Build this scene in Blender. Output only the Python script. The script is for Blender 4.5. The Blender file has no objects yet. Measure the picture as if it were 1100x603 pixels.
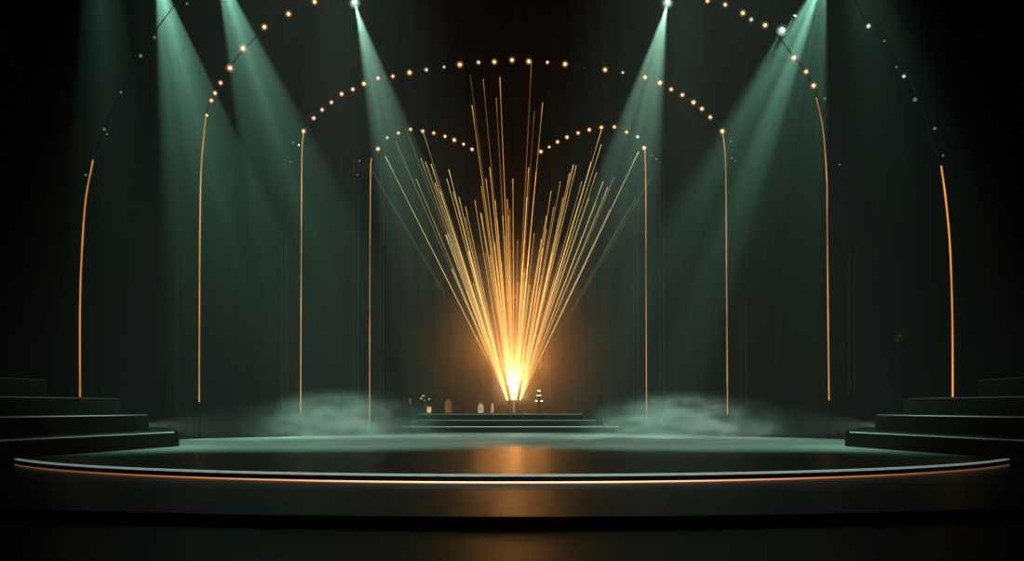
import bpy, bmesh, math, random
from mathutils import Vector, Matrix
random.seed(7)
S = bpy.context.scene
COL = S.collection
F, HX, HY, EYE = 1182.0, 550.0, 437.0, 1.237   # focal length in px, horizon, eye height
Z1, Z2 = 0.113, 0.237                          # outer tier top, round stage top
CY = 27.8                                      # centre of the round stage

def P(px, py, Y):
    return Vector(((px-HX)*Y/F, Y, EYE+(HY-py)*Y/F))

# ---------------------------------------------------------------- materials
def new_mat(name):
    m = bpy.data.materials.new(name); m.use_nodes = True
    m.node_tree.nodes.clear()
    o = m.node_tree.nodes.new('ShaderNodeOutputMaterial')
    return m, m.node_tree, o

def dark_mat(name, c1, c2, rough, scale=(1,1,1), bump=0.0, spec=0.5, nscale=3.0, metal=0.0):
    m, t, o = new_mat(name); N, L = t.nodes, t.links
    b = N.new('ShaderNodeBsdfPrincipled'); tc = N.new('ShaderNodeTexCoord'); mp = N.new('ShaderNodeMapping')
    mp.inputs['Scale'].default_value = scale
    n = N.new('ShaderNodeTexNoise'); n.inputs['Scale'].default_value = nscale; n.inputs['Detail'].default_value = 5
    r = N.new('ShaderNodeValToRGB'); r.color_ramp.elements[0].position = .3; r.color_ramp.elements[1].position = .7
    r.color_ramp.elements[0].color = (*c1, 1); r.color_ramp.elements[1].color = (*c2, 1)
    L.new(tc.outputs['Object'], mp.inputs['Vector']); L.new(mp.outputs[0], n.inputs['Vector'])
    L.new(n.outputs['Fac'], r.inputs[0]); L.new(r.outputs[0], b.inputs['Base Color'])
    mr = N.new('ShaderNodeMapRange'); mr.inputs['To Min'].default_value = rough*.8; mr.inputs['To Max'].default_value = min(1, rough*1.25)
    L.new(n.outputs['Fac'], mr.inputs[0]); L.new(mr.outputs[0], b.inputs['Roughness'])
    b.inputs['Specular IOR Level'].default_value = spec; b.inputs['Metallic'].default_value = metal
    if bump:
        bp = N.new('ShaderNodeBump'); bp.inputs['Strength'].default_value = bump; bp.inputs['Distance'].default_value = .02
        L.new(n.outputs['Fac'], bp.inputs['Height']); L.new(bp.outputs[0], b.inputs['Normal'])
    L.new(b.outputs[0], o.inputs[0])
    return m

def glow_mat(name, col, strength, noise=0.0):
    m, t, o = new_mat(name); N, L = t.nodes, t.links
    e = N.new('ShaderNodeEmission'); e.inputs[0].default_value = (*col, 1); e.inputs[1].default_value = strength
    if noise:
        tc = N.new('ShaderNodeTexCoord'); n = N.new('ShaderNodeTexNoise'); n.inputs['Scale'].default_value = noise
        mr = N.new('ShaderNodeMapRange'); mr.inputs['From Min'].default_value = .3; mr.inputs['From Max'].default_value = .7
        mr.inputs['To Min'].default_value = strength*.45; mr.inputs['To Max'].default_value = strength*1.3
        L.new(tc.outputs['Object'], n.inputs['Vector']); L.new(n.outputs['Fac'], mr.inputs[0]); L.new(mr.outputs[0], e.inputs[1])
    L.new(e.outputs[0], o.inputs[0])
    m.cycles.emission_sampling = 'NONE'
    return m

def attr_glow_mat(name, k=1.0):
    """emission whose colour (already scaled) is stored per vertex"""
    m, t, o = new_mat(name); N, L = t.nodes, t.links
    a = N.new('ShaderNodeAttribute'); a.attribute_name = 'glow'
    e = N.new('ShaderNodeEmission'); e.inputs[1].default_value = k
    tr = N.new('ShaderNodeBsdfTransparent'); ad = N.new('ShaderNodeAddShader')
    L.new(a.outputs['Color'], e.inputs[0]); L.new(e.outputs[0], ad.inputs[0]); L.new(tr.outputs[0], ad.inputs[1])
    L.new(ad.outputs[0], o.inputs[0])
    m.cycles.emission_sampling = 'NONE'
    return m

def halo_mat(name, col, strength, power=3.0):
    """emissive shell imitating haze glow round a lamp: bright middle, clear rim"""
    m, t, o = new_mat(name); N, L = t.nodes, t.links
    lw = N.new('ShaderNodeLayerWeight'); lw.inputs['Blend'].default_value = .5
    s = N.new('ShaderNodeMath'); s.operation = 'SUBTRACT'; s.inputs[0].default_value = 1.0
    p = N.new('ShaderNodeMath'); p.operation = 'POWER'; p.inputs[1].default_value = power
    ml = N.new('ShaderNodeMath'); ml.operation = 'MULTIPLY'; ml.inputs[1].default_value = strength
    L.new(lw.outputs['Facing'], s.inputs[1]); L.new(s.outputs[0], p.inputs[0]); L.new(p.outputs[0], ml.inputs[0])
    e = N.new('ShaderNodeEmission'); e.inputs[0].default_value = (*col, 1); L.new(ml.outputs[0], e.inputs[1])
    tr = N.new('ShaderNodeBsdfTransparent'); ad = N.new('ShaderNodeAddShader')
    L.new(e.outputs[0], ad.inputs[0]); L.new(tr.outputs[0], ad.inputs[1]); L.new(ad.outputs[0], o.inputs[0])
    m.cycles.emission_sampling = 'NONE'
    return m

M = {}
M['stage']  = dark_mat('polished dark green stage', (.30,.42,.37), (.46,.60,.54), .30, (.12,2.2,1), .12, .6, 3)
M['tier']   = dark_mat('dark outer tier', (.004,.006,.0055), (.009,.012,.011), .36, (.12,2.2,1), .10, .5, 3)
M['floor']  = dark_mat('black hall floor', (.002,.003,.003), (.005,.006,.006), .38, (.12,2.2,1), .10, .5, 3)
M['riser']  = dark_mat('dark green riser', (.012,.022,.019), (.024,.042,.036), .5, (1,1,1), .05, .3, 2)
M['step']   = dark_mat('dark green step', (.003,.018,.012), (.006,.030,.021), .6, (.3,1,1), .05, .15, 2)
M['wall']   = dark_mat('black wall', (.004,.005,.005), (.008,.010,.009), .9, (1,1,1), 0, .1, 1)
M['curtain']= dark_mat('dark green velvet', (.004,.008,.0065), (.007,.013,.011), .9, (6,6,.1), .1, .1, 3)
M['drape']  = dark_mat('taupe velvet', (.009,.009,.007), (.015,.015,.012), .9, (6,6,.1), .1, .1, 3)
M['black']  = dark_mat('black steel', (.006,.006,.006), (.014,.014,.013), .45, (1,1,1), .05, .4, 6)
M['brass']  = dark_mat('aged brass', (.30,.18,.07), (.55,.36,.16), .35, (1,1,1), .1, .5, 9, .9)
M['bronze'] = dark_mat('dark bronze', (.10,.045,.022), (.16,.08,.04), .4, (1,1,1), .1, .5, 9, .6)
M['gold']   = glow_mat('gold light strip', (1.0,.53,.16), .75, .5)
M['gold_a'] = glow_mat('amber light strip', (1.0,.40,.07), .95, .35)
M['faint']  = glow_mat('faint amber', (.55,.28,.09), .07, .6)
M['faintg'] = glow_mat('faint green', (.25,.5,.38), .07, .6)
M['rimdim'] = glow_mat('dim edge', (.12,.16,.12), .12, .4)
M['edge']   = glow_mat('pale green lit edge', (.55,.85,.74), .28, .35)
M['edgedim']= glow_mat('dim pale edge', (.5,.85,.72), .07, .5)
M['orange'] = attr_glow_mat('orange under-edge light')
M['ray']    = attr_glow_mat('light ray')
M['core']   = glow_mat('warm bulb', (1.0,.74,.38), 5.0)
M['corew']  = glow_mat('white bulb', (.75,.95,.85), .9)
M['cored']  = glow_mat('unlit bulb glint', (.7,.85,.78), .22)  # unlit glass: the light it catches is put in as emission
M['halo']   = halo_mat('warm glow shell', (1.0,.42,.10), .40, 4)
M['halow']  = halo_mat('cool glow shell', (.5,.8,.65), .14, 3)
M['lens']   = glow_mat('spotlight lens', (.85,1.0,.92), 14)
M['lanternglow'] = glow_mat('lantern glow', (1.0,.70,.36), .75, 7)
M['amberglow']   = glow_mat('amber glass glow', (.8,.33,.10), .28, 7)
M['hot']    = glow_mat('hot nozzle', (1.0,.8,.5), 5)

# ---------------------------------------------------------------- mesh helpers
def link(name, bm, mat, parent=None, smooth=False):
    me = bpy.data.meshes.new(name); bm.to_mesh(me); bm.free()
    if mat: me.materials.append(mat)
    if smooth:
        for p in me.polygons: p.use_smooth = True
    o = bpy.data.objects.new(name, me); COL.objects.link(o)
    if parent: o.parent = parent; o.matrix_parent_inverse = Matrix.Translation(-parent.location)
    return o
def tag(o, label=None, cat=None, group=None, kind=None):
    for k, v in (('label',label),('category',cat),('group',group),('kind',kind)):
        if v: o[k] = v
    return o
def thing(name, loc, label, cat, group=None):
    o = bpy.data.objects.new(name, None); o.empty_display_size = .2; o.location = loc; COL.objects.link(o)
    return tag(o, label, cat, group)

def tube(bm, pts, rad, n=8, cols=None, lay=None, cap=True):
    pts = [Vector(p) for p in pts]
    rads = rad if isinstance(rad, (list,tuple)) else [rad]*len(pts)
    rings = []
    up = Vector((0,1,0))
    for i, p in enumerate(pts):
        a = pts[max(0,i-1)]; b = pts[min(len(pts)-1,i+1)]
        d = (b-a).normalized()
        u = up - d*up.dot(d)
        if u.length < 1e-3: u = Vector((1,0,0)) - d*d.x
        u.normalize(); w = d.cross(u)
        ring = [bm.verts.new(p + (u*math.cos(2*math.pi*k/n) + w*math.sin(2*math.pi*k/n))*rads[i]) for k in range(n)]
        if cols is not None:
            for v in ring: v[lay] = (*cols[i], 1)
        rings.append(ring)
    for r0, r1 in zip(rings, rings[1:]):
        for k in range(n):
            bm.faces.new((r0[k], r0[(k+1)%n], r1[(k+1)%n], r1[k]))
    if cap:
        bm.faces.new(rings[0][::-1]); bm.faces.new(rings[-1])
def lathe(bm, prof, c=(0,0,0), n=24):
    c = Vector(c); rings = []
    for r, z in prof:
        rings.append([bm.verts.new(c+Vector((r*math.cos(2*math.pi*k/n), r*math.sin(2*math.pi*k/n), z))) for k in range(n)])
    for r0, r1 in zip(rings, rings[1:]):
        for k in range(n): bm.faces.new((r0[k], r0[(k+1)%n], r1[(k+1)%n], r1[k]))
    bm.faces.new(rings[0][::-1]); bm.faces.new(rings[-1])
def box(bm, x0,x1,y0,y1,z0,z1):
    v = [bm.verts.new((x,y,z)) for z in (z0,z1) for x,y in ((x0,y0),(x1,y0),(x1,y1),(x0,y1))]
    for f in ((3,2,1,0),(4,5,6,7),(0,1,5,4),(1,2,6,5),(2,3,7,6),(3,0,4,7)): bm.faces.new([v[i] for i in f])
def prism(bm, poly, z0, z1):
    a = [bm.verts.new((x,y,z0)) for x,y in poly]; b = [bm.verts.new((x,y,z1)) for x,y in poly]
    n = len(poly)
    bm.faces.new(a[::-1]); bm.faces.new(b)
    for i in range(n): bm.faces.new((a[i],a[(i+1)%n],b[(i+1)%n],b[i]))
    bmesh.ops.recalc_face_normals(bm, faces=bm.faces)
def ball(bm, c, r, seg=12, squash=1.0):
    bmesh.ops.create_uvsphere(bm, u_segments=seg, v_segments=max(6,seg//2+2), radius=r,
        matrix=Matrix.Translation(c) @ Matrix.Diagonal((1,1,squash,1)))
def catmull(pts, sub=10):
    pts = [Vector(p) for p in pts]; out = []
    q = [pts[0]*2-pts[1]] + pts + [pts[-1]*2-pts[-2]]
    for i in range(1, len(q)-2):
        p0,p1,p2,p3 = q[i-1:i+3]
        for k in range(sub):
            t = k/sub
            out.append(.5*((2*p1)+(p2-p0)*t+(2*p0-5*p1+4*p2-p3)*t*t+(3*p1-p0-3*p2+p3)*t**3))
    out.append(pts[-1]); return out
def smooth_poly(pts, sub=6):
    v = catmull([(x,y,0) for x,y in pts], sub)
    return [(p.x,p.y) for p in v]

# ---------------------------------------------------------------- room shell
def slab(name, *b, mat='wall'):
    bm = bmesh.new(); box(bm, *b); return tag(link(name, bm, M[mat]), kind='structure')
slab('floor', -30,30,-8,52,-.3,0, mat='floor')
slab('ceiling', -30,30,-8,52,30,30.3)
slab('wall_back', -30,30,51,51.3,0,30)
slab('wall_left', -30.3,-30,-8,52,0,30)
slab('wall_right', 30,30.3,-8,52,0,30)
slab('wall_front', -30,30,-8.3,-8,0,30)

# ---------------------------------------------------------------- round stage
def disc_prof(R, z0, z1, lip=.03):
    return [(R-.25, z0), (R-.25, z1-.065), (R, z1-.05), (R, z1-lip*.3), (R-lip*.4, z1)]
def ring_arc(R, z, rad, name, mat, parent, a0, a1, n=160, cols=None, yc=CY):
    bm = bmesh.new(); lay = bm.verts.layers.float_color.new('glow') if cols else None
    pts = []; cc = []
    for i in range(n+1):
        a = a0+(a1-a0)*i/n
        pts.append((R*math.sin(a), yc-R*math.cos(a), z))
        if cols: cc.append(cols(a))
    tube(bm, pts, rad, 6, cc if cols else None, lay)
    return link(name, bm, M[mat], parent)

t = thing('stage_tier', (0,CY,0), 'wide black outer stage tier below the round green stage', 'stage tier')
bm = bmesh.new(); lathe(bm, [(16.6,0),(16.6,Z1-.01),(16.58,Z1)], (0,CY,0), 160); link('deck', bm, M['tier'], t)
t = thing('round_stage', (0,CY,Z1), 'large round dark green stage with a pale painted-glow rim and orange under-edge line', 'stage')
bm = bmesh.new(); lathe(bm, [(11.35,Z1),(11.35,Z2-.06),(11.58,Z2-.05),(11.58,Z2-.004),(11.575,Z2)], (0,CY,0), 200); dk = link('deck', bm, M['stage'], t)
dk.data.materials.append(M['black'])
for p in dk.data.polygons:
    if abs(p.normal.z) < .9: p.material_index = 1
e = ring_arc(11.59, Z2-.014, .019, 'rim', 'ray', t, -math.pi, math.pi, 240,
    lambda a: tuple(c*(.04+.34*math.exp(-(a/1.0)**2)) for c in (.70,.92,.80)))  # rim brightness put into its colour, strongest toward the front
e['label'] = 'pale rim with painted glow'
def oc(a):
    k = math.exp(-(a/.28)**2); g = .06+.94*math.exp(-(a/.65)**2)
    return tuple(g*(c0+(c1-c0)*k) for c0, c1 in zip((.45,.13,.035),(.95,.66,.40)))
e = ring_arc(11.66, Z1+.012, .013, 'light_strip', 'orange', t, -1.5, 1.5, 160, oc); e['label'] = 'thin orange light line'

# ---------------------------------------------------------------- side steps (mirrored)
TIERS = [  # front outline, back corner, top
    ([(-10.3,17.2),(-9.65,20.3),(-9.2,22.9),(-8.75,25.5),(-8.42,27.4)], [(-8.6,28.4),(-10.6,33.5)], .607),
    ([(-11.3,18.0),(-10.6,22.0),(-9.95,25.5),(-9.45,28.5)], [(-9.7,29.4),(-11.4,34.0)], 1.027),
    ([(-12.2,18.2),(-11.5,22.5),(-10.95,26),(-10.6,29.5)], [(-10.9,30.6),(-12.6,34.4)], 1.457),
    ([(-13.1,19.5),(-12.5,22.8),(-12.15,25.8),(-12.1,28.6)], [(-13.4,30.2),(-15.5,34.8)], 1.93),
    ([(-14.2,20.0),(-13.6,24.0),(-13.3,27.0)], [(-14.6,29.2),(-17.5,35.2)], 2.40),
]
for sgn, lab in ((1, 'curved dark steps rising at the left side of the round stage'),
                 (-1, 'curved dark steps rising at the right side of the round stage')):
    t = thing('curved_steps', (-14*sgn, 27, Z1), lab, 'steps', 'stepped platforms flanking the stage')
    zprev = Z1
    for i, (front, back, ztop) in enumerate(TIERS):
        fr = smooth_poly(front, 8)
        ring = fr + smooth_poly([front[-1]]+back, 5)[1:]
        poly = [(x*sgn, y) for x, y in ring + [(-21+i*.3,35.4+i*.1), (-21+i*.3,17+i*.1)]]
        if i == 0:   # the part that overhangs the round stage's edge gets a plinth on the tier below
            rr = lambda p: math.hypot(p[0], p[1]-CY)
            keep = [k for k, p in enumerate(poly) if rr(p) > 11.66]
            m_ = len(poly); st = next(k for k in keep if (k-1) % m_ not in keep)
            run = [poly[(st+k) % m_] for k in range(len(keep))]
            a0 = math.atan2(run[-1][1]-CY, run[-1][0]); a1 = math.atan2(run[0][1]-CY, run[0][0])
            while a1-a0 > math.pi: a1 -= 2*math.pi
            while a1-a0 < -math.pi: a1 += 2*math.pi
            arc = [(11.68*math.cos(a0+(a1-a0)*k/24), CY+11.68*math.sin(a0+(a1-a0)*k/24)) for k in range(25)]
            bm = bmesh.new(); prism(bm, run+arc, Z1, Z2); link('plinth', bm, M['step'], t)
            zprev = Z2
        bm = bmesh.new(); prism(bm, poly, zprev, ztop)
        s = link('step', bm, M['step'], t)
        bm = bmesh.new(); lay = bm.verts.layers.float_color.new('glow')
        pts = [(x*sgn - .0, y-.012, ztop-.008) for x, y in fr]
        n = len(pts)
        cols = []
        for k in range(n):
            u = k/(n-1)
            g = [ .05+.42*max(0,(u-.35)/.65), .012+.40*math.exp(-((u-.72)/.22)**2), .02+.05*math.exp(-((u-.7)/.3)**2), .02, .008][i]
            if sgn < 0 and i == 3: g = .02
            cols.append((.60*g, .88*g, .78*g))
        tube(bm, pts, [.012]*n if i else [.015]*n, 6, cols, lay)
        link('nosing_glow', bm, M['ray'], s)['label'] = 'thin pale edge with painted glow'  # light along the step edge is painted as emission
        zprev = ztop

# ---------------------------------------------------------------- rear platform
def arc_front(x0, x1, yf, yb, bulge):
    xm, hw = (x0+x1)/2, (x1-x0)/2
    f = [(xm+hw*k/12, yf+bulge*(k/12)**2) for k in range(-12, 13)]
    return f + [(x1, yb), (x0, yb)]
t = thing('stepped_platform', (0,42,Z1), 'low three-tier platform at the back of the stage under the light fountain', 'platform')
RP = [(P(431,0,39.9).x, P(665,0,39.9).x, 39.7, .515, .42), (P(444,0,40.4).x, P(640,0,40.4).x, 40.4, .741, .17), (P(450,0,41.1).x, P(627,0,41.1).x, 41.1, .959, .15)]
z0 = Z1
for x0, x1, yf, zt, g in RP:
    bm = bmesh.new(); poly = arc_front(x0, x1, yf, 45, .25); prism(bm, poly, z0, zt)
    s = link('step', bm, M['riser'], t); z0 = zt
    bm = bmesh.new(); lay = bm.verts.layers.float_color.new('glow')
    pts = [(x, y-.012, zt-.01) for x, y in poly[:-2]]
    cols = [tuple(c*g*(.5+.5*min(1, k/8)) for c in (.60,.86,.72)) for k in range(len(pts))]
    tube(bm, pts, .014, 6, cols, lay); link('nosing_glow', bm, M['ray'], s)['label'] = 'thin pale edge with painted glow'  # edge light painted in as emission here too
PT = .959   # platform top

# ---------------------------------------------------------------- arches
bulb_meshes = {}
def bulb_mesh(kind):
    if kind in bulb_meshes: return bulb_meshes[kind]
    res = []
    for nm, r, mt in {'w':[('bulb',.045,'core'),('glow_shell',.16,'halo')], 'c':[('bulb',.045,'corew'),('glow_shell',.10,'halow')], 'd':[('bulb',.035,'cored')]}[kind]:
        bm = bmesh.new(); ball(bm, (0,0,0), r, 14)
        if nm == 'bulb':   # screw base behind the glass
            tube(bm, [(0,r*.7,0),(0,r*1.6,0)], [r*.6, r*.55], 8)
        me = bpy.data.meshes.new(nm); bm.to_mesh(me); bm.free(); me.materials.append(M[mt])
        for p in me.polygons: p.use_smooth = True
        res.append((nm, me))
    bulb_meshes[kind] = res; return res
def place_bulb(parent, px, py, Y, kind, s=1.0):
    par = None
    for nm, me in bulb_mesh(kind):
        o = bpy.data.objects.new(nm, me); COL.objects.link(o)
        if par is None:
            o.parent = parent; o.location = P(px,py,Y-.17) - parent.location; o.scale = (s*.85,)*3; par = o
            if kind != 'w': o['label'] = 'small cool white bulb'
        else: o.parent = par

def arch(label, Y, frame_px, strips, bulbs, group='gold lit arches', fr=.014, strip_r=.018, mat='gold', cap='frame'):
    c = P((frame_px[0][0]+frame_px[-1][0])/2, HY, Y); c.z = Z1
    t = thing('light_arch', c, label, 'arch', group)
    # dark tubular frame down to the floor
    pts = catmull([P(x,y,Y) for x,y in frame_px], 8)
    bm = bmesh.new(); tube(bm, pts, fr, 8); link('frame', bm, M['black'], t)
    for foot in (pts[0], pts[-1]):
        bm = bmesh.new(); lathe(bm, [(.10,0),(.10,.04),(.05,.07),(.04,.25)], (foot.x, foot.y, foot.z), 16); link('foot', bm, M['black'], t)
    for seg, r, mt in strips:
        sp = catmull([P(x,y,Y-.10) for x,y in seg], 10)
        bm = bmesh.new(); tube(bm, sp, r, 8); link('light_strip', bm, M[mt], t)
    for b in bulbs:
        place_bulb(t, b[0], b[1], Y, b[2], b[3] if len(b) > 3 else 1.0)
    return t
def footpy(Y, z=Z1): return HY + (EYE-z)*F/Y

# outermost
YA = 31; fa = footpy(YA, 1.457)
arch('tallest outermost arch with amber strips standing on the side steps and dim upper curve', YA,
    [(86,fa),(86,330),(88,270),(92,215),(98,180),(112,138),(130,99),(151,60),(175,22),(212,-20),(300,-90),(430,-140),(555,-155),(680,-140),(810,-90),(900,-20),(930,22),(955,56),(980,98),(998,138),(1010,175),(1016,215),(1020,262),(1023,330),(1023,fa)],
    [([(86,426.5),(86,330),(88,270),(92,215),(98,182),(100,172)], .026, 'gold_a'),
     ([(1023.5,426.5),(1023,340),(1020.5,265),(1016,215),(1011,178)], .026, 'gold_a'),
     ([(100,172),(108,130),(125,70)], .012, 'rimdim'),
     ([(1009,172),(990,115),(966,60),(940,6)], .012, 'rimdim')],
    [(92,188,'d'),(112,139,'d',1.3),(115,144,'d'),(130,99,'d',1.2),(151,60,'d',1.6),(166,40,'d',1.3),(201,4,'d',1.2),
     (933,28,'c',1.3),(950,44,'d'),(963,72,'d',1.1),(971,82,'c',1.0),(983,107,'d',1.9),(1004,138,'d',1.5),(1013,167,'d',1.1)])
# second
YB = 35; fb = footpy(YB)
arch('second arch from outside with two gold uprights and warm bulbs over its shoulders', YB,
    [(214.5,fb),(214.5,330),(215,230),(216.5,180),(221,125),(231,100),(247,72),(268,47),(300,19),(350,-8),(440,-36),(550,-46),(660,-36),(750,-4),(798,14),(828,31),(852,60),(870,84),(880,110),(886,150),(888.5,190),(889,260),(890,340),(890,fb)],
    [([(214,432),(214.3,330),(215,230),(216.5,175),(221,126)], .023, 'gold'),
     ([(890.5,430),(889.5,340),(888.5,230),(888,190),(884,138),(877,105)], .023, 'gold')],
    [(222,124,'w',.6),(227,108,'w',.8),(231,100,'w',.8),(237,89,'w',.8),(247,73,'w',1.2),(261,52,'w',1.25),(284,29,'w'),(310,15,'w'),(338,2,'w',.95),
     (760,1,'w',.85),(779,5,'w',.85),(798,14,'w',1.0),(807,21,'c',1.3),(822,27,'w',1.0),(853,62,'w',1.1),(866,77,'w',.9),(874,92,'w',1.0),
     (886,106,'d',1.5),(902,177,'d',1.0),(212,143,'d',.8)])
# third
YC = 38; fc = footpy(YC)
arch('third arch from outside, broad row of warm bulbs across its whole curved top', YC,
    [(323,fc),(323.5,300),(324.5,160),(329,136),(346,118),(367,102),(391,90),(422,81),(477,72),(550,64.5),(607,68),(650,75),(693,84),(721,96),(745,109),(763,125),(776,142),(779,170),(780,300),(781,fc)],
    [([(323,444),(323.5,300),(324.3,170),(326,142)], .019, 'gold'), ([(781.5,445),(780.5,300),(779.5,180),(776.5,142)], .019, 'gold')],
    [(326,141,'w',.9),(337,127,'w',.85),(346,118,'w',.8),(356,110,'w',.8),(367,101,'w',.9),(379,96,'w',.85),(391,90,'w',1.0),(406,84,'w',.8),(422,82,'w',.8),(440,78,'w',1.05),(458,75,'c',1.3),(477,72,'c',1.0),
     (494,69.5,'w',1.1),(514,67,'w',.8),(531,66.5,'w',1.0),(550,64.5,'w',1.0),(568,66,'w',1.05),(588,67,'w',.7),(607,69,'w',1.05),(628,73,'d',.5),(650,75,'w',1.0),(669,78,'c',1.0),(693,83,'w',.95),(709,89,'w',1.05),(721,96,'w',.9),(733,102,'w',.9),(745,110,'w',1.0),(754,117,'w',.9),(763,126,'w',.9),(776,141,'w',1.05),
     (315,153,'d',1.3),(321,156,'w',.45),(312,174,'d',.9),(785,152,'d',1.1),(786,170,'d',1.1),(790,173,'d',.9)])
# fourth: two inner half arches
YD = 42; fd = footpy(YD)
arch('small inner half arch left of the light fountain topped with warm bulbs', YD,
    [(397,fd),(397.3,300),(398,190),(399,170),(406,158),(416,148),(428,142),(441,139.5),(466,143),(488,150),(510,162),(514,175),(515,300),(515,fd)][:11],
    [([(397,455),(397.3,300),(398,190),(399,170)], .017, 'gold')],
    [(406,160,'w',1.0),(416,148,'c',1.2),(428,143,'w',.8),(441,139,'w',.85),(454,141,'w',.9),(466,143,'w',.85),(478,146.5,'w',.8),(488,150.5,'w',1.0),(498,155,'w',.75),(507,160.5,'w',.85),(386,173,'d',1.2),(384,188,'d')],
    group='inner half arches')
arch('small inner half arch right of the light fountain topped with warm bulbs', YD,
    [(694,fd),(694,300),(693.5,190),(692,162),(685,148),(673,141.5),(660,136.5),(646,137),(621,143),(599,152),(578,165)],
    [([(694.5,450),(694,300),(693.7,200),(692.7,160)], .017, 'gold')],
    [(692,159,'w',1.05),(685,147,'c',1.4),(673,142,'w',.85),(660,136.5,'w',.9),(646,137,'w',.95),(633,139.5,'w',.9),(621,143,'w',.85),(609,147.5,'w',.9),(599,152.5,'w',.85),(590,158,'w',.65),(581,163,'w',.95),(700,167,'d'),(705,171,'d',1.2),(695,455,'c',.8)],
    group='inner half arches')

# faint slim upright rods
for px, y0, y1, Y, mt, side in [
    (303,430,268,44,'faint','left'),(307.5,430,262,44,'faint','left'),(190,420,285,46,'faint','left'),
    (380,445,170,45,'faintg','left'),(384.5,445,205,45,'faintg','left'),(408.5,440,170,45,'faintg','left'),(411.5,440,180,45,'faint','left'),
    (681,440,165,45,'faint','right'),(685.5,440,165,45,'faint','right'),(709,440,170,45,'faint','right'),(713,440,180,45,'faintg','right'),
    (796,430,325,44,'faint','right'),(801,430,328,44,'faint','right'),(912,420,262,46,'faint','right'),(918,420,275,46,'faint','right')]:
    b = P(px,HY,Y); b.z = 0
    t = thing('light_rod', b, 'slim faint %s upright rod against the back curtain, %s of the light fountain' % ('amber' if mt=='faint' else 'greenish', side), 'light rod', 'slim %s rods %s' % ('amber' if mt=='faint' else 'green', side))
    bm = bmesh.new(); tube(bm, [P(px,y0,Y), P(px,y1,Y)], .014, 6); link('light_strip', bm, M[mt], t)
    bm = bmesh.new(); q = P(px,y0,Y); lathe(bm, [(.055,0),(.055,.03),(.03,.06),(.02,q.z)], (q.x,Y,0), 10); link('stand', bm, M['black'], t)

# ---------------------------------------------------------------- curtains
def curtain(label, x0, x1, Y, z1, mat, amp=.10, wl=.75, group='back curtains'):
    bm = bmesh.new(); n = int((x1-x0)/wl*10); cols = []
    for i in range(n+1):
        x = x0+(x1-x0)*i/n
        y = Y + amp*math.sin(2*math.pi*x/wl + .8*math.sin(x*1.7)) + .5*amp*math.sin(x*3.1)
        cols.append([bm.verts.new((x, y, z)) for z in (0.02, z1*.5, z1)])
    for a, b in zip(cols, cols[1:]):
        for k in range(2): bm.faces.new((a[k], b[k], b[k+1], a[k+1]))
    o = link('stage_curtain', bm, M[mat], None, True)
    tag(o, label, 'curtain', group)
curtain('tall taupe pleated curtain behind the light fountain', -5.2, 5.2, 47.2, 29.5, 'drape')
curtain('dark green pleated back curtain left of the light fountain', -15, -5.3, 48.2, 29.5, 'curtain')
curtain('dark green pleated back curtain right of the light fountain', 5.3, 15, 48.2, 29.5, 'curtain')
curtain('black green curtain behind the far left steps', -29, -15.2, 49, 29.5, 'wall')
curtain('black green curtain behind the far right steps', 15.2, 29, 49, 29.5, 'wall')

# ---------------------------------------------------------------- light fountain
YF = 42.6
base = P(552, HY, YF); base.z = PT
t = thing('light_fountain', base, 'fan of golden light rays rising from a slim post on the rear platform', 'light fountain')
bx = base.x
bm = bmesh.new(); lathe(bm, [(.22,0),(.22,.03),(.07,.06),(.045,.10),(.035,.36),(.05,.38),(.05,.42)], (bx,YF,PT), 20); link('post', bm, M['brass'], t, True)
bm = bmesh.new()
for dx in (-.20, 0, .20):
    tube(bm, [(bx+dx*.8,YF,PT+.40),(bx+dx,YF,PT+.52)], [.05,.085], 12)
tube(bm, [(bx-.2,YF,PT+.40),(bx+.2,YF,PT+.40)], .03, 8)
link('nozzle', bm, M['black'], t)
hotz = P(0,429,YF).z
bm = bmesh.new()
tube(bm, [(bx, YF-.06, PT+.02),(bx, YF-.06, hotz)], [.02,.05], 8); link('light_core', bm, M['lanternglow'], t)
RAYS = [(414,168,.8),(425,152,.22),(452,170,.5),(436,138,.15),(447,192,.45),(457,174,.7),(455,143,.45),(463,176,1),(467,196,.8),(473,205,.6),(482,182,1.1),(480,192,.8),(487,206,.7),(493,212,.9),
 (507,113,1.0),(519,85,.45),(505,80,.15),(533,105,.5),(537,83,1.3),(526,180,1.2),(522,192,1.0),(517,200,.7),(551,192,1.2),(545,214,1),(568,180,1.2),(571,66,.5),(574,120,.3),(566,212,1.1),
 (583,110,.9),(576,185,.9),(602,195,.6),(605,212,.6),(595,222,.7),(612,186,.9),(616,177,1.1),(619,178,.9),(625,195,.5),(635,174,.9),(646,140,.9),(646,155,.8),(641,185,.6),(648,195,.8),(653,201,.7),(633,212,.5),
 (686,163,.9),(660,190,.25),(683,212,.14),(700,190,.12),(395,176,.12),(640,218,.4),(655,225,.3),(587,232,1.0),(592,205,.8),(540,232,1.0),(532,215,1.0),(510,215,.8),(500,222,.8)]
while len(RAYS) < 96:
    a = random.gauss(0, .19); a = max(-.42, min(.42, a)); ln = random.uniform(130, 215)
    RAYS.append((552+ln*math.sin(a), 438-ln*math.cos(a), random.uniform(.35,1.0), 2.6 if len(RAYS)%3==0 else 1))
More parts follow.
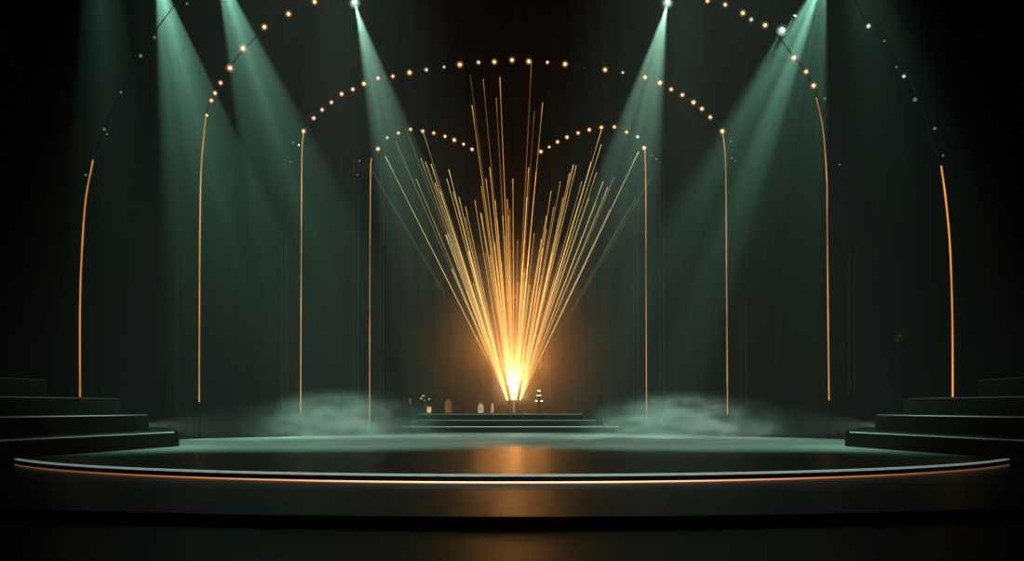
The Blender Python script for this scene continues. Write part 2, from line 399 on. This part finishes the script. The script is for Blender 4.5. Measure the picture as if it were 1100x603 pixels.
for i, ray in enumerate(RAYS):
    tx, ty, g = ray[:3]; wide = ray[3] if len(ray) > 3 else 1
    if wide > 1: g *= .5
    dy = random.uniform(-1.6, 1.2)
    ang = math.atan2(tx-552, 438-ty)
    # three bundles at the nozzles
    bxp = 552 + (-7 if ang < -.17 else 7 if ang > .17 else ang*14)
    a = P(bxp, 429.5, YF); b = P(tx, ty, YF+dy)
    side = min(1, abs(ang)/.45); n = 14
    bm = bmesh.new(); lay = bm.verts.layers.float_color.new('glow')
    pts, cols, rads = [], [], []
    for k in range(n+1):
        u = k/n; v = u*((HY-ty)/240)
        pts.append(a.lerp(b, u))
        hot = math.exp(-v*1.9)
        s_ = .68*g*(.38 + 1.9*hot) * (1-.25*u)
        if k == n: s_ = g*.7
        if g < .3 : s_ = g*.6*(.3+.7*u)      # the faintest only show away from the base
        c = (1.0, .395+.13*hot+.42*side*u, .055+.10*hot+.27*side*u)
        cols.append(tuple(q*s_ for q in c)); rads.append((.020-.007*u)*(1+(wide-1)*(.4+.6*u)))
    tube(bm, pts, rads, 6, cols, lay)
    link('light_ray', bm, M['ray'], t)

# ---------------------------------------------------------------- small things on the rear platform
def at(px, Y, z=PT):
    v = P(px, HY, Y); v.z = z; return v
# branching gilded ornament
c = at(458, 42.0); t = thing('branched_ornament', c, 'gilded branching ornament at the left end of the rear platform', 'ornament')
bm = bmesh.new()
stem = [P(459,445,42),P(457.5,438,42),P(456,432,42),P(453.5,428.5,42)]
tube(bm, catmull(stem,4), .03, 8)
tube(bm, catmull([P(457,436,42),P(459.5,431,42),P(460.5,427,42)],4), .02, 8)
link('stem', bm, M['brass'], t)
for x, y, r, s in ((454.5,425.5,.06,.6),(452.3,428.3,.05,.6),(461,429,.045,.8),(456,430.5,.03,1)):
    bm = bmesh.new(); ball(bm, P(x,y,42), r, 10, s); link('blossom', bm, M['lanternglow'], t, True)
bm = bmesh.new(); lathe(bm, [(.14,0),(.14,.02),(.04,.05)], c, 16); link('base', bm, M['brass'], t)
# small cup lantern
def lantern(px, Y, w, ytop, label, glow, name='dome_lantern', arched=True, grp=None):
    c = at(px, Y); h = P(0,ytop,Y).z-PT; r = w*Y/F/2
    t = thing(name, c, label, 'lantern', grp)
    bm = bmesh.new(); lathe(bm, [(r*1.15,0),(r*1.15,.03),(r,.04)], c, 20); link('base', bm, M['brass'], t)
    bm = bmesh.new()
    prof = [(r*.95,.04),(r,.1),(r,h*.6),(r*.9,h*.78),(r*.62,h*.92),(r*.2,h)] if arched else [(r*.8,.04),(r,.1),(r*.95,h*.6),(r,h*.9),(r*1.1,h)]
    lathe(bm, prof, c, 20); link('glass', bm, M[glow], t, True)
    bm = bmesh.new(); tube(bm, [(c.x,c.y,PT+h*.97),(c.x,c.y,PT+h+.06)], [.03,.012], 8); link('finial', bm, M['brass'], t)
lantern(461, 41.7, 4.6, 437, 'small pale cup lantern beside the gilded branching ornament', 'lanternglow', 'cup_lantern', False)
lantern(481.5, 42, 7.5, 429, 'brown amber glass lantern between the ornament and the pale domes', 'amberglow', 'glass_lantern')
lantern(516.5, 42, 6.5, 433, 'wide pale dome lantern left of the light fountain', 'lanternglow')
lantern(529, 42, 3, 433, 'narrow pale dome lantern nearest the light fountain', 'lanternglow')
# tiered candelabra
c = at(579, 41.4); t = thing('tiered_candelabra', c, 'small tiered candelabra with tiny lights right of the light fountain', 'candelabra')
bm = bmesh.new(); lathe(bm, [(.12,0),(.12,.03),(.02,.06),(.02,P(0,421,41.4).z-PT)], c, 12); link('stem', bm, M['bronze'], t)
for y, hw in ((421,1.2),(426,2.4),(432,4.8)):
    z = P(0,y,41.4).z; hwm = hw*41.4/F
    bm = bmesh.new(); lathe(bm, [(hwm,-.02),(hwm,0),(.02,.01)], (c.x,c.y,z), 16); link('tray', bm, M['bronze'], t)
    for k in range(4):
        a = k*math.pi/2+.5
        bm = bmesh.new(); ball(bm, (c.x+hwm*.85*math.cos(a), c.y+hwm*.85*math.sin(a), z+.03), .018, 8, 1.3); link('flame', bm, M['core'], t, True)
# dark stand with pale head at the far left of the platform
c = at(441, 40.15, .517); t = thing('microphone_stand', c, 'dark slim stand with a pale top at the left edge of the rear platform', 'stand')
bm = bmesh.new(); tube(bm, [c, P(441,432,40.15)], .02, 8); link('pole', bm, M['black'], t)
bm = bmesh.new()
for k in range(3):
    a = k*2.1+.4; tube(bm, [(c.x,c.y,.7),(c.x+.13*math.cos(a),c.y+.10*math.sin(a),.53)], .012, 6)
link('tripod', bm, M['black'], t)
bm = bmesh.new(); tube(bm, [P(441,434,40.15),P(440.5,429.5,40.15),P(440,428,40.15)], [.02,.05,.02], 10); link('microphone', bm, M['amberglow'], t)
# dark human figures: skin-grown bodies
def person(label, root, hgt, face=0, lean=0.0, coat=True, group=None, arms=0, name='figure'):
    k = hgt/1.75
    J = {  'pel':(0,0,.95,.125),'wai':(0,0,1.10,.115),'che':(0,.0,1.32,.15),'nek':(0,0,1.50,.058),'hed':(0,-.01,1.60,.085),'hd2':(0,-.015,1.70,.075),
      'lhip':(-.09,0,.90,.095),'lkne':(-.11,-.02,.50,.062),'lank':(-.12,.02,.09,.042),'ltoe':(-.13,-.14,.035,.035),
      'rhip':(.09,0,.90,.095),'rkne':(.12,-.03,.50,.062),'rank':(.13,.03,.09,.042),'rtoe':(.15,-.13,.035,.035),
      'lsho':(-.18,0,1.42,.062),'lelb':(-.26,.02,1.14,.046),'lwri':(-.25,-.08,.92,.033),'lhan':(-.245,-.11,.85,.036),
      'rsho':(.18,0,1.42,.062),'relb':(.27,.02,1.14,.046),'rwri':(.25,-.09,.92,.033),'rhan':(.24,-.12,.85,.036)}
    if arms: J['lelb']=(-.30,-.02,1.18,.046); J['lwri']=(-.16,-.2,1.1,.033); J['lhan']=(-.10,-.22,1.12,.036)
    E = [('pel','wai'),('wai','che'),('che','nek'),('nek','hed'),('hed','hd2'),('pel','lhip'),('lhip','lkne'),('lkne','lank'),('lank','ltoe'),('pel','rhip'),('rhip','rkne'),('rkne','rank'),('rank','rtoe'),
         ('che','lsho'),('lsho','lelb'),('lelb','lwri'),('lwri','lhan'),('che','rsho'),('rsho','relb'),('relb','rwri'),('rwri','rhan')]
    names = list(J); me = bpy.data.meshes.new(name)
    me.from_pydata([tuple(c*k for c in J[n][:3]) for n in names], [(names.index(a),names.index(b)) for a,b in E], [])
    o = bpy.data.objects.new(name, me); COL.objects.link(o); o.location = root; o.rotation_euler = (0,0,face)
    o.modifiers.new('Skin','SKIN')
    for i, n in enumerate(names):
        r = J[n][3]*k; me.skin_vertices[0].data[i].radius = (r, r*.8 if n in('che','wai','pel') else r)
    me.skin_vertices[0].data[0].use_root = True
    sb = o.modifiers.new('Sub','SUBSURF'); sb.levels = 2; sb.render_levels = 2
    me.materials.append(M['cloth'])
    tag(o, label, name, group)
    bm = bmesh.new(); ball(bm, (0,.015*k,1.685*k), .105*k, 14, 1.05); h = link('hair', bm, M['black'], None, True); h.parent = o
    if coat:
        bm = bmesh.new(); lathe(bm, [(.27*k,.42*k),(.22*k,.8*k),(.165*k,1.08*k),(.19*k,1.3*k),(.17*k,1.42*k),(.07*k,1.5*k)], (0,0,0), 20)
        for v in bm.verts: v.co.y *= .75
        h = link('coat', bm, M['cloth'], None, True); h.parent = o
    return o
M['cloth'] = dark_mat('dark cloth', (.012,.016,.015), (.022,.028,.026), .9, (1,1,1), .1, .1, 8)
M['cloth_r'] = dark_mat('dark rust cloth', (.35,.12,.06), (.45,.18,.09), .9, (1,1,1), .1, .1, 8)
o = person('tall dark coat-draped human figure behind the right steps, almost lost in shadow', at(968, 35.6, Z1), 3.5*.97, .3)  # human figure scaled well above life size
o = person('small slender dark rust human figure at the right end of the rear platform', at(645.5, 40.15, .517), 1.12, -.4, coat=False, name='small_figure')  # human figure scaled below life size
o.data.materials[0] = M['cloth_r']
# spark light beside the platform end
t = thing('footlight', at(650,40.0,.515), 'tiny white footlight on the right end of the rear platform', 'footlight')
bm = bmesh.new(); lathe(bm, [(.07,0),(.07,.02),(.04,.05)], t.location, 12); link('base', bm, M['black'], t)
bm = bmesh.new(); ball(bm, t.location+Vector((0,0,.08)), .028, 10); link('bulb', bm, M['corew'], t, True)

# ---------------------------------------------------------------- lamps
def add_spot(pos, tgt, half, power, col, blend=.35, size=.05, gobo=None, exp=None):
    d = bpy.data.lights.new('beam', 'SPOT'); d.energy = power; d.color = col
    d.spot_size = math.radians(2*half); d.spot_blend = blend; d.shadow_soft_size = size
    o = bpy.data.objects.new('spot_lamp', d); COL.objects.link(o); o.location = pos
    o.rotation_euler = (Vector(tgt)-Vector(pos)).to_track_quat('-Z','Y').to_euler()
    if gobo or exp:
        d.use_nodes = True; N, L = d.node_tree.nodes, d.node_tree.links
        e = next(n for n in N if n.type == 'EMISSION')
    if exp:   # beam fade put into the lamp: extra fall-off 1/(1+(r/exp)^2)
        lf = N.new('ShaderNodeLightFalloff'); lf.inputs['Strength'].default_value = 1
        dv = N.new('ShaderNodeMath'); dv.operation = 'DIVIDE'; dv.inputs[1].default_value = exp*exp
        ad = N.new('ShaderNodeMath'); ad.operation = 'ADD'; ad.inputs[1].default_value = 1
        iv = N.new('ShaderNodeMath'); iv.operation = 'DIVIDE'; iv.inputs[0].default_value = 1
        L.new(lf.outputs['Constant'], dv.inputs[0]); L.new(dv.outputs[0], ad.inputs[0]); L.new(ad.outputs[0], iv.inputs[1])
        L.new(iv.outputs[0], e.inputs['Strength'])
    if gobo:
        tc = N.new('ShaderNodeTexCoord'); mp = N.new('ShaderNodeMapping')
        n = N.new('ShaderNodeTexNoise'); n.inputs['Scale'].default_value = gobo; n.inputs['Detail'].default_value = 1.5
        mp.inputs['Location'].default_value = (random.random()*9, random.random()*9, 0)
        mr = N.new('ShaderNodeMapRange'); mr.inputs['From Min'].default_value = .32; mr.inputs['From Max'].default_value = .68
        mr.inputs['To Min'].default_value = .25; mr.inputs['To Max'].default_value = 1.7
        L.new(tc.outputs['Normal'], mp.inputs[0]); L.new(mp.outputs[0], n.inputs['Vector']); L.new(n.outputs['Fac'], mr.inputs[0]); 
        if exp:
            ml = N.new('ShaderNodeMath'); ml.operation = 'MULTIPLY'
            L.new(mr.outputs[0], ml.inputs[0]); L.new(iv.outputs[0], ml.inputs[1]); L.new(ml.outputs[0], e.inputs['Strength'])
        else: L.new(mr.outputs[0], e.inputs['Strength'])
    return o
GREEN = (.21,.50,.36); PALE = (.42,.78,.57); MISTY = (.55,.80,.65)
def beam(px, py, Y, deg, half, power, col=GREEN, blend=.35, gobo=None, fwd=0.0):
    p = P(px,py,Y); a = math.radians(deg)
    d = Vector((math.sin(a), fwd, -math.cos(a)))
    return add_spot(p+d*.10, p+d*2, half, power, col, blend, .04, gobo, 6.5)
K = 40.0
beam(100,-200,36,  3, 7,  1900*K, GREEN, .35, 7)
beam(166,-37, 36, 14, 13, 2600*K, GREEN, .25, 9)
beam(231,-42, 36, 18.5,12,2800*K, GREEN, .30, 9)
beam(381,  3, 36, 15, 10.5,1700*K, PALE,  .45, 9)
beam(717,  3, 36,-12.5,11.5,1700*K, PALE,  .45, 9)
beam(888,-34, 36, -7.5, 8.5,  1500*K, GREEN, .35, 9)
beam(888,-34, 36,-24, 11, 3600*K, GREEN, .45, 9)
beam(840, 33, 36,-28, 7,  500*K, GREEN, .5, 9)
beam(895,-120,36, 15, 14, 420*K, GREEN, .8, 7)

# visible lamp heads
def lamp_head(px, py, Y, deg, label):
    p = P(px,py,Y); a = math.radians(deg); d = Vector((math.sin(a),0,-math.cos(a)))
    t = thing('stage_spotlight', p, label, 'spotlight', None)
    bm = bmesh.new(); tube(bm, [p-d*.05, p-d*.20, p-d*.55, p-d*.62], [.15,.15,.12,.06], 18); link('housing', bm, M['black'], t)
    bm = bmesh.new(); s = Vector((math.cos(a),0,math.sin(a)))
    tube(bm, [p-d*.3+s*.16, p-d*.62+s*.18, p-d*.62-s*.18, p-d*.3-s*.16], .018, 6); link('yoke', bm, M['black'], t)
    bm = bmesh.new(); q = p-d*.62; tube(bm, [q, (q.x,q.y,29.99)], .015, 6); link('hanger', bm, M['black'], t)
    bm = bmesh.new(); bmesh.ops.create_uvsphere(bm, u_segments=16, v_segments=8, radius=.075, matrix=Matrix.Translation(p-d*.06)); link('lens', bm, M['lens'], t, True)
    bm = bmesh.new(); ball(bm, p, .24, 16); link('glow_shell', bm, M['halog'], t, True)  # added shell that paints the bloom around the lens
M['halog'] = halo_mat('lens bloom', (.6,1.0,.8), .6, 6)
lamp_head(381, 3, 36.02, 15, 'bright stage spotlight high above the left inner half arch')
lamp_head(717, 3, 36.02, -12.5, 'bright stage spotlight high above the right inner half arch')
lamp_head(840, 33, 36.02, -28, 'lower hanging white spotlight among the right bulbs of the second arch')

# warm light of the fountain
WARM = (1.0,.50,.16)
fb_ = P(552,425,YF)
add_spot(fb_-Vector((0,.3,0)), fb_+Vector((0,0,5)), 30, 6000, WARM, .9, .1, 5)
add_spot(fb_-Vector((0,.3,.2)), fb_+Vector((0,-.0,5)), 17, 900, (1,.45,.12), .9, .1, 5)
for gx, gy, gd, ge in ((555,404,-.9,22),(552,372,-.9,22),(580,390,.9,120),(524,374,.9,95),(552,320,.9,45)):  # points added around the rays to widen their glow
    d = bpy.data.lights.new('glow','POINT'); d.energy = ge; d.color = (1,.35,.07); d.shadow_soft_size = .35
    o = bpy.data.objects.new('added_fountain_glow', d); COL.objects.link(o); o.location = P(gx,gy,YF+gd)
# unseen spot added to wash the taupe curtain with warm light
add_spot((0,44.5,1.2), (0,47.2,9), 42, 2500, (1,.80,.55), .9, .3)

# unseen spots added to brighten the stage floor, mist and steps
add_spot((-6.4,41,28.5), (-5.9,37.3,0), 5, 36000, MISTY, .9, .3)
add_spot((6.4,41,28.5), (5.6,37.3,0), 5, 36000, MISTY, .9, .3)
for sx in (-1, 1):
    add_spot((6.0*sx,33,29.3), (5.6*sx,31.0,0), 15, 36000, MISTY, .8, .4)
    add_spot((3.2*sx,21,20), (9.3*sx,26.5,.5), 8, 7000, GREEN, 1.0, .3)  # added green fill for the side steps
    add_spot((12.4*sx,36.4,.62), (0,34.6,.25), 15, 4500, MISTY, 1.0, .08)  # low wash added, hidden behind the side steps
add_spot((-9,30,17), (-10,26,0), 14, 6000, PALE, 1.0, .5)
add_spot((9,30,17), (10,26,0), 14, 6000, PALE, 1.0, .5)

# ---------------------------------------------------------------- haze
W = bpy.data.worlds.new('hall'); S.world = W; W.use_nodes = True
N, L = W.node_tree.nodes, W.node_tree.links; N.clear()
wo = N.new('ShaderNodeOutputWorld'); bg = N.new('ShaderNodeBackground'); bg.inputs[0].default_value = (0,0,0,1)
vs = N.new('ShaderNodeVolumeScatter'); vs.inputs['Density'].default_value = .007; vs.inputs['Color'].default_value = (.9,.95,.92,1)
L.new(bg.outputs[0], wo.inputs[0]); L.new(vs.outputs[0], wo.inputs['Volume'])

# low mist over the back of the stage
def mist_mat(name, dens, scale, soft, stretch=(1,1,1)):
    m, t, o = new_mat(name); N, L = t.nodes, t.links
    tc = N.new('ShaderNodeTexCoord'); n = N.new('ShaderNodeTexNoise'); n.inputs['Scale'].default_value = scale; n.inputs['Detail'].default_value = 3
    mp = N.new('ShaderNodeMapping'); mp.inputs['Scale'].default_value = stretch
    mr = N.new('ShaderNodeMapRange'); mr.inputs['From Min'].default_value = .38; mr.inputs['From Max'].default_value = .68; mr.inputs['To Min'].default_value = .03
    ln = N.new('ShaderNodeVectorMath'); ln.operation = 'LENGTH'
    fr = N.new('ShaderNodeMapRange'); fr.inputs['From Min'].default_value = 1.0; fr.inputs['From Max'].default_value = soft; fr.interpolation_type = 'SMOOTHSTEP'
    a = N.new('ShaderNodeMath'); a.operation = 'MULTIPLY'; b = N.new('ShaderNodeMath'); b.operation = 'MULTIPLY'; b.inputs[1].default_value = dens
    v = N.new('ShaderNodeVolumeScatter'); v.inputs['Color'].default_value = (.93,.97,.95,1)
    L.new(tc.outputs['Object'], ln.inputs[0]); L.new(ln.outputs['Value'], fr.inputs[0])
    L.new(tc.outputs['Object'], mp.inputs[0]); L.new(mp.outputs[0], n.inputs['Vector']); L.new(n.outputs['Fac'], mr.inputs[0])
    L.new(fr.outputs[0], a.inputs[0]); L.new(mr.outputs[0], a.inputs[1]); L.new(a.outputs[0], b.inputs[0]); L.new(b.outputs[0], v.inputs['Density'])
    L.new(v.outputs[0], o.inputs['Volume'])
    m.cycles.volume_step_rate = 1.0
    return m
def mist(label, c, size, mat, seg=20):
    bm = bmesh.new(); bmesh.ops.create_uvsphere(bm, u_segments=seg, v_segments=12, radius=1)
    zf = (Z2+.005 - c[2])/size[2]                     # flat underside resting on the stage
    for v in bm.verts: v.co.z = max(v.co.z, zf)
    o = link('mist', bm, mat, None, True); o.location = c; o.scale = size
    return tag(o, label, 'mist', None, 'stuff')
mist('pale low mist drifting over the back left edge of the round stage', (-5.9,37.6,.4), (4.0,1.6,1.6), mist_mat('mist a', 1.8, 4.5, .15))
mist('pale low mist drifting over the back right edge of the round stage', (6.0,37.4,.4), (4.2,1.7,1.5), mist_mat('mist b', 1.8, 4.5, .15))
mist('added haze volume holding the warm glow around the foot of the golden light rays', P(554,380,YF), (4.9,2.0,5.6), mist_mat('glow haze', 2.0, .6, 0), 24)  # denser haze added to keep the fountain's glow local
mist('thin sheet of mist lying across the rear half of the stage floor', (0,31.6,.24), (9.8,6.8,.24), mist_mat('mist sheet', 1.6, 3, .2, (2,2,1)), 48)

# ---------------------------------------------------------------- camera and look
cd = bpy.data.cameras.new('camera'); cam = bpy.data.objects.new('camera', cd); COL.objects.link(cam)
cam.location = (0,0,EYE); cam.rotation_euler = (math.pi/2,0,0)
cd.sensor_width = 36; cd.lens = 36*F/1100; cd.shift_y = (HY-301.5)/1100
S.camera = cam
S.view_settings.view_transform = 'Standard'; S.view_settings.gamma = .92; S.view_settings.exposure = .08
S.cycles.max_bounces = 4; S.cycles.volume_bounces = 0; S.cycles.diffuse_bounces = 0; S.cycles.glossy_bounces = 2
S.cycles.transparent_max_bounces = 48
S.cycles.use_denoising = True
